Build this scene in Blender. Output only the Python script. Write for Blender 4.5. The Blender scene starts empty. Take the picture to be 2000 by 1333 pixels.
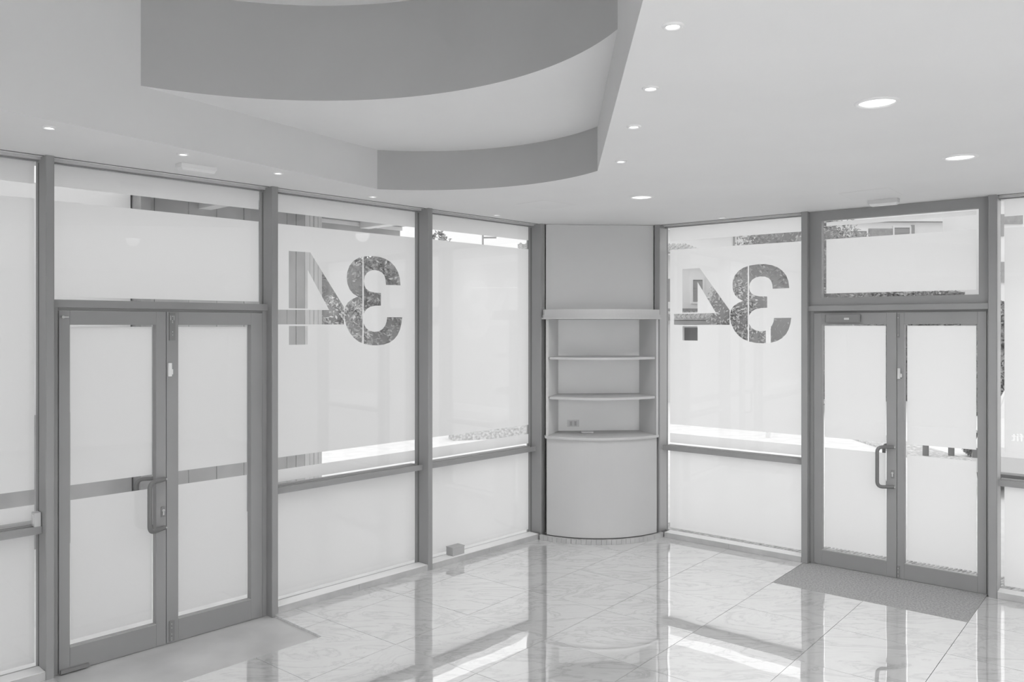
import bpy, math, random
from mathutils import Vector, Matrix
from mathutils.geometry import tessellate_polygon
random.seed(7)
D = bpy.data
SC = bpy.context.scene
COL = SC.collection

# ------------------------------------------------------------ camera, sky, exposure
H = 2.02                      # camera height
cam_d = D.cameras.new('camera'); cam = D.objects.new('camera', cam_d); COL.objects.link(cam)
cam.location = (0, 0, H); cam.rotation_euler = (math.pi/2, 0, 0)
cam_d.sensor_width = 36.0; cam_d.lens = 36.0*1590/2000
cam_d.shift_y = -(666.5-638)/2000.0
cam_d.clip_start = 0.05; cam_d.clip_end = 300
SC.camera = cam
SC.view_settings.view_transform = 'Standard'; SC.view_settings.look = 'None'
SC.view_settings.gamma = 1.0; SC.view_settings.exposure = 0.0; SC.view_settings.use_curve_mapping = False
W = D.worlds.new('sky'); SC.world = W; W.use_nodes = True
wn = W.node_tree.nodes; wl = W.node_tree.links; wn.clear()
wo = wn.new('ShaderNodeOutputWorld'); wb = wn.new('ShaderNodeBackground')
tc = wn.new('ShaderNodeTexCoord'); sx = wn.new('ShaderNodeSeparateXYZ'); rp = wn.new('ShaderNodeValToRGB')
wl.new(tc.outputs['Generated'], sx.inputs[0]); wl.new(sx.outputs['Z'], rp.inputs[0])
rp.color_ramp.elements[0].position = 0.0; rp.color_ramp.elements[0].color = (0.93,)*3+(1,)
rp.color_ramp.elements[1].position = 1.0; rp.color_ramp.elements[1].color = (1.0,)*3+(1,)
rp.color_ramp.elements[0].color = (.66,)*3+(1,)
wl.new(rp.outputs[0], wb.inputs[0]); wb.inputs[1].default_value = 1.55
wl.new(wb.outputs[0], wo.inputs[0])
sun_d = D.lights.new('sun', 'SUN'); sun_d.energy = 0.12; sun_d.angle = math.radians(4)
sun = D.objects.new('sun', sun_d); COL.objects.link(sun); sun.location = (0, -5, 12)
sun.rotation_euler = (math.radians(38), 0, math.radians(-12))

# ------------------------------------------------------------ frames of the two glazed facades
AL = math.atan(1500/1590.0); XL = Vector((math.sin(AL), math.cos(AL), 0)); NL = Vector((-XL.y, XL.x, 0)); DL = 5.12
AT = math.atan(1300/1590.0); NR = Vector((math.sin(AT), math.cos(AT), 0)); XR = Vector((NR.y, -NR.x, 0)); DR = 6.955
TV = NR; NV = Vector((-NR.y, NR.x, 0))       # floor tile grid directions
def WL(s, o=0, z=0): return XL*s + NL*(DL+o) + Vector((0, 0, z))
def WR(s, o=0, z=0): return XR*s + NR*(DR+o) + Vector((0, 0, z))
ROTL = math.atan2(XL.y, XL.x); ROTR = math.atan2(XR.y, XR.x)
def at(px, d): return ((px-1000)/1590.0*d, d)
FR = {'L': (WL, ROTL), 'R': (WR, ROTR)}

# ------------------------------------------------------------ materials
def mat(name, col, rough=0.6, metal=0.0, spec=0.3, noise=None, bump=None, coat=0.0):
    m = D.materials.new(name); m.use_nodes = True; n = m.node_tree.nodes; l = m.node_tree.links
    b = n['Principled BSDF']
    b.inputs['Roughness'].default_value = rough; b.inputs['Metallic'].default_value = metal
    b.inputs['Specular IOR Level'].default_value = spec; b.inputs['Coat Weight'].default_value = coat
    b.inputs['Base Color'].default_value = (col, col, col, 1)
    t = n.new('ShaderNodeTexCoord')
    if noise:
        sc, amt = noise
        nz = n.new('ShaderNodeTexNoise'); nz.inputs['Scale'].default_value = sc; nz.inputs['Detail'].default_value = 5
        l.new(t.outputs['Object'], nz.inputs['Vector'])
        mr = n.new('ShaderNodeMapRange'); mr.inputs['From Min'].default_value = .3; mr.inputs['From Max'].default_value = .7
        mr.inputs['To Min'].default_value = col*(1-amt); mr.inputs['To Max'].default_value = min(1, col*(1+amt))
        l.new(nz.outputs[0], mr.inputs['Value']); l.new(mr.outputs[0], b.inputs['Base Color'])
    if bump:
        sc, st = bump
        nz = n.new('ShaderNodeTexNoise'); nz.inputs['Scale'].default_value = sc; nz.inputs['Detail'].default_value = 3
        l.new(t.outputs['Object'], nz.inputs['Vector'])
        bp = n.new('ShaderNodeBump'); bp.inputs['Strength'].default_value = st; bp.inputs['Distance'].default_value = .01
        l.new(nz.outputs[0], bp.inputs['Height']); l.new(bp.outputs[0], b.inputs['Normal'])
    return m
M = {}
M['frame'] = mat('grey_aluminium', .295, .42, 0, .35, noise=(3, .03))
M['frame_dark'] = mat('dark_aluminium', .23, .5, 0, .3)
M['reveal'] = mat('satin_aluminium', .42, .3, .25, .5)
M['track'] = mat('bright_track', .62, .25, .3, .5)
M['rubber'] = mat('rubber_seal', .17, .7)
M['ceil'] = mat('white_ceiling_plaster', .745, .85, 0, .15, noise=(1.3, .02), bump=(30, .03))
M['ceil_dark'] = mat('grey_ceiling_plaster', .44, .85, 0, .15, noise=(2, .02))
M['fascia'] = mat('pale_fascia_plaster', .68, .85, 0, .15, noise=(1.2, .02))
M['wall'] = mat('white_wall_plaster', .72, .85, 0, .15, noise=(2, .02))
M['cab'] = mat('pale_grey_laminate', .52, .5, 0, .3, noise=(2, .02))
M['niche'] = mat('lit_niche_laminate', .93, .5, 0, .3)  # cabinet laminate whitened to lift the shade inside the niche
M['cab_left'] = mat('lit_laminate_left', .76, .5, 0, .3)  # same laminate, light painted into the left side panel
M['cab_side'] = mat('half_lit_laminate', .64, .5, 0, .3)  # same laminate, less light painted in than on the left side
M['white'] = mat('white_plastic', .75, .4, 0, .4)
M['lightgrey'] = mat('light_grey_plastic', .6, .45, 0, .4)
M['greybox'] = mat('grey_box_metal', .42, .5, 0, .4)
M['screw'] = mat('bright_steel', .65, .3, .6, .5)
M['matm'] = mat('ribbed_mat_fibre', .38, .95, 0, .1, noise=(75, .30), bump=(220, .5))
M['grout'] = mat('grout', .36, .9)
M['slab'] = mat('dull_screed', .50, .28, 0, .4, noise=(3.5, .10))
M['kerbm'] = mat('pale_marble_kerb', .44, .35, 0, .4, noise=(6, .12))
M['sunlit_top'] = mat('sunlit_kerb_stone', .84, .4, 0, .4)  # kerb marble whitened, sunlight put into the colour
M['handle'] = mat('black_handle', .17, .35, 0, .5)
M['cab_up'] = mat('grey_upper_laminate', .62, .6, 0, .2)
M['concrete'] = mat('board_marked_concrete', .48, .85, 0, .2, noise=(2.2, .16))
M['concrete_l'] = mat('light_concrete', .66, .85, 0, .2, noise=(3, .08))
M['plaster_o'] = mat('outside_plaster', .82, .9, 0, .1, noise=(1, .03))
M['soffit'] = mat('soffit_grey', .5, .9, 0, .1)
M['pave'] = mat('pale_paving', .87, .85, 0, .2, noise=(5, .06), bump=(20, .2))
M['asphalt'] = mat('pale_asphalt', .62, .9, 0, .2, noise=(9, .08))
M['brick'] = mat('grey_brick', .36, .9, 0, .1, noise=(12, .12))
M['rooftile'] = mat('roof_tile', .50, .85, 0, .15, noise=(6, .25))
M['shutter'] = mat('grey_shutter', .36, .7)
M['dwin'] = mat('dark_window', .25, .3)
M['leafd'] = mat('dark_foliage', .38, .8, 0, .15, noise=(8, .30))
M['leafl'] = mat('pale_foliage', .52, .8, 0, .15, noise=(8, .35))
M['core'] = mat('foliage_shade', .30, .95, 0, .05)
M['bark'] = mat('bark', .30, .9)
M['gravel'] = mat('gravel', .62, .95, 0, .1, noise=(22, .35))
M['carpaint'] = mat('white_car_paint', .84, .25, 0, .5, coat=.5)
M['tyre'] = mat('tyre_rubber', .16, .8)
M['carglass'] = mat('dark_car_glass', .22, .15, 0, .6)

def mk(name):
    m = D.materials.new(name); m.use_nodes = True; m.node_tree.nodes.clear()
    return m, m.node_tree.nodes, m.node_tree.links
# clear glass: transparent with a Fresnel reflection
m, n, l = mk('clear_glass'); o = n.new('ShaderNodeOutputMaterial'); mx = n.new('ShaderNodeMixShader')
tr = n.new('ShaderNodeBsdfTransparent'); tr.inputs[0].default_value = (.985, .985, .985, 1)
gl = n.new('ShaderNodeBsdfGlossy'); gl.inputs['Roughness'].default_value = 0.0
# reflectance by Schlick from the angle to the pane (same on both faces)
ge = n.new('ShaderNodeNewGeometry'); dt = n.new('ShaderNodeVectorMath'); dt.operation = 'DOT_PRODUCT'
l.new(ge.outputs['Incoming'], dt.inputs[0]); l.new(ge.outputs['Normal'], dt.inputs[1])
def mth(op, a, b=None, cl=False):
    q = n.new('ShaderNodeMath'); q.operation = op; q.use_clamp = cl
    if isinstance(a, (int, float)): q.inputs[0].default_value = a
    else: l.new(a, q.inputs[0])
    if b is not None:
        if isinstance(b, (int, float)): q.inputs[1].default_value = b
        else: l.new(b, q.inputs[1])
    return q.outputs[0]
ab = mth('ABSOLUTE', dt.outputs['Value']); iv = mth('SUBTRACT', 1.0, ab, True); p5 = mth('POWER', iv, 5.0)
fc_ = mth('ADD', mth('MULTIPLY', p5, .96), .04, True)
l.new(fc_, mx.inputs[0]); l.new(tr.outputs[0], mx.inputs[1]); l.new(gl.outputs[0], mx.inputs[2]); l.new(mx.outputs[0], o.inputs[0])
M['glass'] = m
# frosted film: light passes through it diffusely
m, n, l = mk('frosted_film'); o = n.new('ShaderNodeOutputMaterial'); mx = n.new('ShaderNodeMixShader'); mx.inputs[0].default_value = .80
df = n.new('ShaderNodeBsdfDiffuse'); df.inputs[0].default_value = (.86,)*3+(1,)
tl = n.new('ShaderNodeBsdfTranslucent'); tl.inputs[0].default_value = (1.0,)*3+(1,)
l.new(df.outputs[0], mx.inputs[1]); l.new(tl.outputs[0], mx.inputs[2]); l.new(mx.outputs[0], o.inputs[0])
M['film'] = m
# polished marble
def marble(name, base, gfac, scale=1.0):
    m, n, l = mk(name); o = n.new('ShaderNodeOutputMaterial'); mx = n.new('ShaderNodeMixShader')
    t = n.new('ShaderNodeTexCoord'); oi = n.new('ShaderNodeObjectInfo')
    ad = n.new('ShaderNodeVectorMath'); ad.operation = 'ADD'
    cmb = n.new('ShaderNodeCombineXYZ'); mu = n.new('ShaderNodeMath'); mu.operation = 'MULTIPLY'; mu.inputs[1].default_value = 37.0
    l.new(oi.outputs['Random'], mu.inputs[0]); l.new(mu.outputs[0], cmb.inputs[0]); l.new(mu.outputs[0], cmb.inputs[2])
    mp = n.new('ShaderNodeMapping'); mp.inputs['Rotation'].default_value = (0, 0, math.radians(-18)); mp.inputs['Scale'].default_value = (1.0*scale, 2.6*scale, 1.0)
    l.new(t.outputs['Object'], mp.inputs[0]); l.new(mp.outputs[0], ad.inputs[0]); l.new(cmb.outputs[0], ad.inputs[1])
    wz = n.new('ShaderNodeTexNoise'); wz.inputs['Scale'].default_value = 1.6; wz.inputs['Detail'].default_value = 7; wz.inputs['Roughness'].default_value = .62
    wz.inputs['Distortion'].default_value = 1.3
    l.new(ad.outputs[0], wz.inputs['Vector'])
    cr = n.new('ShaderNodeValToRGB'); e = cr.color_ramp.elements
    e[0].position = .30; e[0].color = (base*.95,)*3+(1,); e[1].position = .72; e[1].color = (base*.98,)*3+(1,)
    for p, k in ((.42, 1.03), (.475, .98), (.503, .80), (.53, .97), (.58, 1.03), (.615, .93), (.64, 1.03)):
        q = e.new(p); q.color = (base*k,)*3+(1,)
    l.new(wz.outputs[0], cr.inputs[0])
    df = n.new('ShaderNodeBsdfDiffuse'); l.new(cr.outputs[0], df.inputs[0])
    gl = n.new('ShaderNodeBsdfGlossy'); gl.inputs['Roughness'].default_value = .004
    nb = n.new('ShaderNodeTexNoise'); nb.inputs['Scale'].default_value = 2.4; nb.inputs['Detail'].default_value = 1
    ad2 = n.new('ShaderNodeVectorMath'); ad2.operation = 'ADD'; l.new(t.outputs['Object'], ad2.inputs[0]); l.new(cmb.outputs[0], ad2.inputs[1])
    l.new(ad2.outputs[0], nb.inputs['Vector'])
    bp = n.new('ShaderNodeBump'); bp.inputs['Strength'].default_value = .05; bp.inputs['Distance'].default_value = .03
    l.new(nb.outputs[0], bp.inputs['Height']); l.new(bp.outputs[0], gl.inputs['Normal'])
    fz = n.new('ShaderNodeFresnel'); fz.inputs[0].default_value = 1.6
    ma = n.new('ShaderNodeMath'); ma.operation = 'ADD'; ma.inputs[1].default_value = gfac; ma.use_clamp = True
    mi = n.new('ShaderNodeMath'); mi.operation = 'MINIMUM'; mi.inputs[1].default_value = .69
    l.new(fz.outputs[0], ma.inputs[0]); l.new(ma.outputs[0], mi.inputs[0]); l.new(mi.outputs[0], mx.inputs[0])
    l.new(df.outputs[0], mx.inputs[1]); l.new(gl.outputs[0], mx.inputs[2]); l.new(mx.outputs[0], o.inputs[0])
    return m
M['marble'] = marble('polished_marble', .94, .56)
# lamp emission
def emis(name, v):
    m, n, l = mk(name); o = n.new('ShaderNodeOutputMaterial'); e = n.new('ShaderNodeEmission'); e.inputs[1].default_value = v
    l.new(e.outputs[0], o.inputs[0]); return m
M['lamp'] = emis('lamp_glow', 5.0); M['lamp_big'] = emis('diffuser_glow', 1.6)

# ------------------------------------------------------------ mesh builder
class MB:
    def __init__(s): s.v = []; s.f = []; s.sm = []
    def add(s, vs, fs, sm=False):
        b = len(s.v); s.v += [tuple(q) for q in vs]; s.f += [tuple(b+i for i in q) for q in fs]; s.sm += [sm]*len(fs); return s
    def box(s, x0, x1, y0, y1, z0, z1):
        return s.add([(x0,y0,z0),(x1,y0,z0),(x1,y1,z0),(x0,y1,z0),(x0,y0,z1),(x1,y0,z1),(x1,y1,z1),(x0,y1,z1)],
                     [(3,2,1,0),(4,5,6,7),(0,1,5,4),(1,2,6,5),(2,3,7,6),(3,0,4,7)])
    def bbox(s, x0, x1, y0, y1, z0, z1, c=.003):
        # box with the four long (vertical) edges chamfered
        p = [(x0+c,y0),(x1-c,y0),(x1,y0+c),(x1,y1-c),(x1-c,y1),(x0+c,y1),(x0,y1-c),(x0,y0+c)]
        return s.prism(p, z0, z1)
    def prism(s, p, z0, z1):
        k = len(p)
        s.add([(a,b,z0) for a,b in p]+[(a,b,z1) for a,b in p],
              [tuple(range(k-1,-1,-1)), tuple(range(k,2*k))]+[(i,(i+1)%k,(i+1)%k+k,i+k) for i in range(k)])
        return s
    def rect_frame(s, x0, x1, z0, z1, wl, wr, wb, wt, y0, y1):
        s.box(x0, x0+wl, y0, y1, z0, z1); s.box(x1-wr, x1, y0, y1, z0, z1)
        s.box(x0+wl, x1-wr, y0, y1, z0, z0+wb); s.box(x0+wl, x1-wr, y0, y1, z1-wt, z1); return s
    def tess(s, loops, z0, z1=None, axis='z'):
        # flat filled polygon with holes; z1 gives it thickness; axis 'y' puts loops in the xz plane
        T = lambda a, b, h: (a, b, h) if axis == 'z' else (a, h, b)
        ls = [[Vector((a, b, 0)) for a, b in L] for L in loops]
        tri = tessellate_polygon(ls); flat = [q for L in loops for q in L]; k = len(flat)
        s.add([T(a, b, z0) for a, b in flat], [tuple(t) for t in tri])
        if z1 is not None:
            s.add([T(a, b, z1) for a, b in flat], [tuple(reversed(t)) for t in tri])
            for L in loops:
                kk = len(L)
                s.add([T(a, b, z0) for a, b in L]+[T(a, b, z1) for a, b in L], [(i,(i+1)%kk,(i+1)%kk+kk,i+kk) for i in range(kk)])
        return s
    def lathe(s, prof, c=(0,0,0), n=32, cap=False):
        vs = []; fs = []
        for r, z in prof:
            for i in range(n):
                a = 2*math.pi*i/n; vs.append((c[0]+r*math.cos(a), c[1]+r*math.sin(a), c[2]+z))
        for j in range(len(prof)-1):
            for i in range(n): fs.append((j*n+i, j*n+(i+1)%n, (j+1)*n+(i+1)%n, (j+1)*n+i))
        s.add(vs, fs, True)
        if cap:
            s.add(vs[:n], [tuple(range(n-1,-1,-1))]); s.add(vs[-n:], [tuple(range(n))])
        return s
    def tube(s, path, r, n=12):
        P = [Vector(p) for p in path]; vs = []; fs = []; up = Vector((0.3, 0.2, 1)).normalized(); u = None
        for i, p in enumerate(P):
            t = (P[min(i+1, len(P)-1)]-P[max(i-1, 0)]).normalized()
            u = (up - t*up.dot(t)).normalized() if u is None else (u - t*u.dot(t)).normalized()
            w = t.cross(u)
            for k in range(n):
                a = 2*math.pi*k/n; vs.append(p+u*(r*math.cos(a))+w*(r*math.sin(a)))
        for i in range(len(P)-1):
            for k in range(n): fs.append((i*n+k, i*n+(k+1)%n, (i+1)*n+(k+1)%n, (i+1)*n+k))
        s.add(vs, fs, True); s.add(vs[:n], [tuple(range(n-1,-1,-1))]); s.add(vs[-n:], [tuple(range(n))]); return s
    def sphere(s, c, r, nu=12, nv=8):
        rx, ry, rz = r if isinstance(r, tuple) else (r, r, r); prof = []
        vs = []; fs = []
        for j in range(nv+1):
            ph = math.pi*j/nv
            for i in range(nu):
                a = 2*math.pi*i/nu; vs.append((c[0]+rx*math.sin(ph)*math.cos(a), c[1]+ry*math.sin(ph)*math.sin(a), c[2]+rz*math.cos(ph)))
        for j in range(nv):
            for i in range(nu): fs.append((j*nu+i, (j+1)*nu+i, (j+1)*nu+(i+1)%nu, j*nu+(i+1)%nu))
        return s.add(vs, fs, True)
    def build(s, name, m, parent=None, shift=(0,0,0), **kw):
        me = D.meshes.new(name)
        vs = [(a-shift[0], b-shift[1], c-shift[2]) for a, b, c in s.v]
        me.from_pydata(vs, [], s.f); me.validate()
        if len(me.polygons) == len(s.sm): me.polygons.foreach_set('use_smooth', s.sm)
        me.materials.append(M[m] if isinstance(m, str) else m); me.update()
        o = D.objects.new(name, me); COL.objects.link(o)
        if parent: o.parent = parent
        tag(o, **kw); return o
def tag(o, label=None, cat=None, group=None, kind=None):
    if label: o['label'] = label
    if cat: o['category'] = cat
    if group: o['group'] = group
    if kind: o['kind'] = kind
    return o
def empty(name, loc=(0,0,0), rz=0, **kw):
    o = D.objects.new(name, None); COL.objects.link(o); o.empty_display_size = .1
    o.location = loc; o.rotation_euler = (0, 0, rz); return tag(o, **kw)
def place(o, loc, rz=0): o.location = loc; o.rotation_euler = (0, 0, rz); return o
def wall_empty(w, name, s, **kw):
    f, r = FR[w]; return empty(name, f(s), r, **kw)
def copy_tree(o, parent=None):
    c = o.copy(); COL.objects.link(c); c.parent = parent
    for ch in list(o.children): copy_tree(ch, c)
    return c

# ------------------------------------------------------------ room shell
def xy(v): return (v.x, v.y)
CZ, Z2, Z3 = 3.0, 3.28, 3.81
TH = .30
def corner(oL, oR):
    a, b, c, d = NL.x, NL.y, NR.x, NR.y; e, f = DL+oL, DR+oR; k = a*d-b*c
    return ((e*d-b*f)/k, (a*f-e*c)/k)
PL, PR = xy(WL(-4.0)), xy(WR(4.0))
B1, B2 = (4.2, -3.6), (-3.2, -3.6)
room_in = [PL, corner(0, 0), PR, B1, B2]
# floor: screed base, tiles laid on it as single pieces
NT0, TT0, PITCH = 3.842, 4.900, .6835
def clip(poly, a, b, c):          # keep a*x+b*y <= c
    out = []
    for i in range(len(poly)):
        p, q = poly[i], poly[(i+1) % len(poly)]; dp = a*p[0]+b*p[1]-c; dq = a*q[0]+b*q[1]-c
        if dp <= 0: out.append(p)
        if (dp < 0 < dq) or (dq < 0 < dp):
            t = dp/(dp-dq); out.append((p[0]+(q[0]-p[0])*t, p[1]+(q[1]-p[1])*t))
    return out
def area(p): return abs(sum(p[i][0]*p[(i+1) % len(p)][1]-p[(i+1) % len(p)][0]*p[i][1] for i in range(len(p))))/2
def subtract(poly, hole):         # poly minus convex ccw hole -> list of convex pieces
    out = []; rest = poly
    for i in range(len(hole)):
        p, q = hole[i], hole[(i+1) % len(hole)]; nx, ny = q[1]-p[1], -(q[0]-p[0]); c = nx*p[0]+ny*p[1]
        o = clip(rest, -nx, -ny, -c) if rest else []
        if len(o) > 2 and area(o) > 1e-5: out.append(o)
        rest = clip(rest, nx, ny, c) if rest else []
    return out
def grid(t, nn): v = TV*t + NV*nn; return (v.x, v.y)
matT0, matT1 = TT0+2*PITCH, DR+.085
mat_poly = [grid(matT0, NT0-4*PITCH), grid(matT1, NT0-4*PITCH), grid(matT1, NT0-2*PITCH), grid(matT0, NT0-2*PITCH)]
REC_N = 4.538-DL
rec_poly = [xy(WL(1.597, .085)), xy(WL(1.597, REC_N)), xy(WL(3.005, REC_N)), xy(WL(3.005, 0)), xy(WL(3.005, .085))]
def ccw(p):
    s = sum(p[i][0]*p[(i+1) % len(p)][1]-p[(i+1) % len(p)][0]*p[i][1] for i in range(len(p)))
    return p if s > 0 else p[::-1]
mat_poly = ccw(mat_poly); rec_poly = ccw([xy(WL(1.597, .085)), xy(WL(1.597, REC_N)), xy(WL(3.005, REC_N)), xy(WL(3.005, .085))])
out_in = [xy(WL(-4.0, .15)), corner(.15, .15), xy(WR(4.0, .15)), B1, B2]
floor = MB().tess([out_in], -.022, -.30).build('floor', 'grout', kind='structure')
for fc in floor.data.polygons: pass
ntile = 0
for it in range(-16, 8):
    for inn in range(-18, 8):
        g = .0016
        t0, t1 = TT0+it*PITCH+g, TT0+(it+1)*PITCH-g; n0, n1 = NT0+inn*PITCH+g, NT0+(inn+1)*PITCH-g
        p = ccw([grid(t0, n0), grid(t1, n0), grid(t1, n1), grid(t0, n1)])
        c = ((p[0][0]+p[2][0])/2, (p[0][1]+p[2][1])/2)
        if c[1] < -3.0 : continue
        # keep inside the room
        p = clip(p, NL.x, NL.y, DL+.005); 
        if len(p) > 2: p = clip(p, NR.x, NR.y, DR+.005)
        for A, B in ((PR, B1), (B1, B2), (B2, PL)):
            if len(p) > 2:
                nx, ny = (B[1]-A[1]), -(B[0]-A[0])
                if nx*0+ny*0 > nx*A[0]+ny*A[1]: nx, ny = -nx, -ny
                p = clip(p, nx, ny, nx*A[0]+ny*A[1])
        if len(p) < 3 or area(p) < 2e-4: continue
        ps = []
        for q in subtract(ccw(p), mat_poly): ps += subtract(ccw(q), rec_poly)
        if not ps: continue
        mb = MB(); ax, ay = random.uniform(-.0009, .0009), random.uniform(-.0009, .0009)
        for q in ps:
            q = ccw(q); k = len(q)
            top = [(a-c[0], b-c[1], ax*(a-c[0])+ay*(b-c[1])) for a, b in q]
            mb.add(top+[(a-c[0], b-c[1], -.0215) for a, b in q],
                   [tuple(range(k)), tuple(range(2*k-1, k-1, -1))]+[(i, i+k, (i+1) % k+k, (i+1) % k) for i in range(k)])
        o = mb.build('tile', 'marble', floor); place(o, (c[0], c[1], 0)); ntile += 1
q = rec_poly; MB().tess([q], -.0165, -.0215).build('recess_screed', 'slab', floor)

# ceiling and its stepped recess
def arc3(p, q, r, n=28):
    ax, ay = p; bx, by = q; cx, cy = r; d = 2*(ax*(by-cy)+bx*(cy-ay)+cx*(ay-by))
    ux = ((ax*ax+ay*ay)*(by-cy)+(bx*bx+by*by)*(cy-ay)+(cx*cx+cy*cy)*(ay-by))/d
    uy = ((ax*ax+ay*ay)*(cx-bx)+(bx*bx+by*by)*(ax-cx)+(cx*cx+cy*cy)*(bx-ax))/d
    R = math.hypot(ax-ux, ay-uy); a0 = math.atan2(ay-uy, ax-ux); a1 = math.atan2(cy-uy, cx-ux)
    am = math.atan2(by-uy, bx-ux)
    while a1 > a0: a1 -= 2*math.pi
    return [(ux+R*math.cos(a0+(a1-a0)*i/n), uy+R*math.sin(a0+(a1-a0)*i/n)) for i in range(n+1)]
A1 = arc3((-.961, 5.81), (-.18, 5.77), (.538, 5.125))
A2 = arc3((-1.9425, 4.26), (-.855, 4.53), (.4474, 3.448), 36)
RB = (.18, -1.5); RC = (-3.4, -1.5); RD = (-4.133, .8)
hole1 = A1+[RB, RC, RD]; hole2 = A2+[RB, RC, RD]
roofpoly = [xy(WL(-4.3, .40)), corner(.40, .40), xy(WR(4.3, .40)), (4.4, -3.9), (-3.4, -3.9)]
ceiling = MB().tess([roofpoly, hole1[::-1]], CZ).build('ceiling', 'ceil', kind='structure')
MB().tess([[A2[0]]+A1[:]+A2[::-1][:-1]], Z2).build('recess_ceiling', 'ceil', ceiling)
MB().tess([hole2], Z3).build('upper_recess_ceiling', 'ceil', ceiling)
def strip(pts, z0, z1):
    m = MB(); k = len(pts)
    return m.add([(a, b, z0) for a, b in pts]+[(a, b, z1) for a, b in pts], [(i, i+1, i+1+k, i+k) for i in range(k-1)], True)
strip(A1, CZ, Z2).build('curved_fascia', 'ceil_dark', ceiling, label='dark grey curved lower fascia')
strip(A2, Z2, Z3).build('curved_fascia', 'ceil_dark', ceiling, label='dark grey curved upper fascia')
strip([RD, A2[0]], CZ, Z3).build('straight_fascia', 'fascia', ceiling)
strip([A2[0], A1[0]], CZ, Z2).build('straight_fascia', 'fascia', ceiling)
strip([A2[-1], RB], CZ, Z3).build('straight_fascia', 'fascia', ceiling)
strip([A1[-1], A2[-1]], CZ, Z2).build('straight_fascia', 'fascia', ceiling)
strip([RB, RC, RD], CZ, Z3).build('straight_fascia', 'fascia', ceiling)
# roof slab closing the building; its right overhang is added to dim the film
MB().tess([[xy(WL(-4.3, .40)), corner(.40, 2.8), xy(WR(4.3, 2.8)), (4.4, -3.9), (-3.4, -3.9)]], 3.951, 4.15).build('roof', 'concrete_l', kind='structure')
mb = MB(); k = len(roofpoly)
for i in range(k):
    a, b = roofpoly[i], roofpoly[(i+1) % k]
    mb.add([(a[0], a[1], CZ+.001), (b[0], b[1], CZ+.001), (b[0], b[1], 3.95), (a[0], a[1], 3.95)], [(0, 1, 2, 3)])
mb.build('trim_1', 'concrete_l', kind='structure', label='roof edge band')
# solid walls out of view
def wall_seg(name, a, b, z0=-.02, z1=CZ, t=.2):
    A, B = Vector((*a, 0)), Vector((*b, 0)); d = (B-A).normalized(); nn = Vector((-d.y, d.x, 0))
    if nn.dot(-A) > 0: nn = -nn
    L = (B-A).length; o = MB().box(0, L, 0, t, z0, z1)
    e = o.build(name, 'wall', kind='structure'); rz = math.atan2(d.y, d.x)
    if (Vector((-math.sin(rz), math.cos(rz), 0))).dot(nn) < 0:
        return place(e, B, math.atan2(-d.y, -d.x))
    return place(e, A, rz)
wall_seg('wall_left', xy(WL(-4.0)), xy(WL(-1.46)))
wall_seg('wall_right', xy(WR(.62)), xy(WR(4.0)))
wall_seg('wall_back', B1, B2); wall_seg('wall_back_left', B2, PL); wall_seg('wall_back_right', PR, B1)
# solid corner behind the niche
MB().prism(ccw([xy(WL(5.887, .16)), xy(WL(5.887, .24)), corner(.24, .24), corner(.16, .16)]), -.02, CZ).build('wall_corner_left', 'wall', kind='structure')
MB().prism(ccw([xy(WR(-3.912, .16)), xy(WR(-3.912, .24)), corner(.24, .24), corner(.16, .16)]), -.02, CZ).build('wall_corner_right', 'wall', kind='structure')

# ------------------------------------------------------------ facade posts
G = .145
tn = [2]
def post(w, s0, s1, side_light=False, z0=.0):
    e = wall_empty(w, 'trim_%d' % tn[0], (s0+s1)/2, kind='structure'); tn[0] += 1
    hw = (s1-s0)/2
    MB().bbox(-hw, hw, -.004, G+.03, z0, CZ-.001, .004).build('mullion', 'frame', e)
    if side_light:
        MB().box(hw, hw+.0015, .008, G-.006, z0+.045, CZ-.03).build('lit_side_face', 'reveal', e)  # lighter sheet paints window light onto the side of the post
    else:
        MB().box(-hw-.0015, -hw, G-.03, G-.012, z0+.05, CZ-.03).build('seal', 'rubber', e)
    return e
post('L', -1.46, -1.41); post('L', 1.552, 1.597, z0=-.016); post('L', 2.984, 3.032, z0=-.016); post('L', 4.417, 4.464); post('L', 5.826, 5.885)
post('R', -3.91, -3.856, True); post('R', -2.491, -2.439); post('R', -1.095, -1.038, True); post('R', .57, .62)

# ------------------------------------------------------------ windows with frosted film
zA1, zA0, zM1, zM0, zC1, zC0, zB1, zB0 = 2.981, 2.850, 2.765, 1.070, .982, .892, .812, .062
n3 = [(4.27,2.096),(4.262,2.045),(4.247,1.995),(4.222,1.950),(4.185,1.914),(4.140,1.889),(4.085,1.874),(4.020,1.868),(3.950,1.870),(3.885,1.881),(3.830,1.902),(3.783,1.934),(3.744,1.977),(3.716,2.028),(3.701,2.080),(3.698,2.130),(3.708,2.175),(3.732,2.207),(3.770,2.233),(3.825,2.255),
      (3.780,2.277),(3.748,2.308),(3.728,2.350),(3.721,2.395),(3.726,2.445),(3.746,2.492),(3.782,2.532),(3.832,2.560),(3.895,2.576),(3.965,2.582),(4.035,2.580),(4.095,2.568),(4.148,2.546),(4.192,2.513),(4.225,2.470),(4.244,2.420),(4.252,2.359),
      (4.102,2.357),(4.099,2.395),(4.088,2.428),(4.066,2.453),(4.031,2.468),(3.985,2.472),(3.945,2.464),(3.912,2.445),(3.890,2.415),(3.883,2.378),(3.889,2.343),(3.908,2.317),(3.938,2.300),(3.985,2.291),(4.051,2.289),
      (4.051,2.188),(3.995,2.186),(3.945,2.177),(3.908,2.156),(3.884,2.125),(3.875,2.085),(3.881,2.045),(3.902,2.010),(3.938,1.986),(3.985,1.976),(4.030,1.980),(4.068,1.999),(4.095,2.028),(4.110,2.062),(4.114,2.095)]
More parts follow.
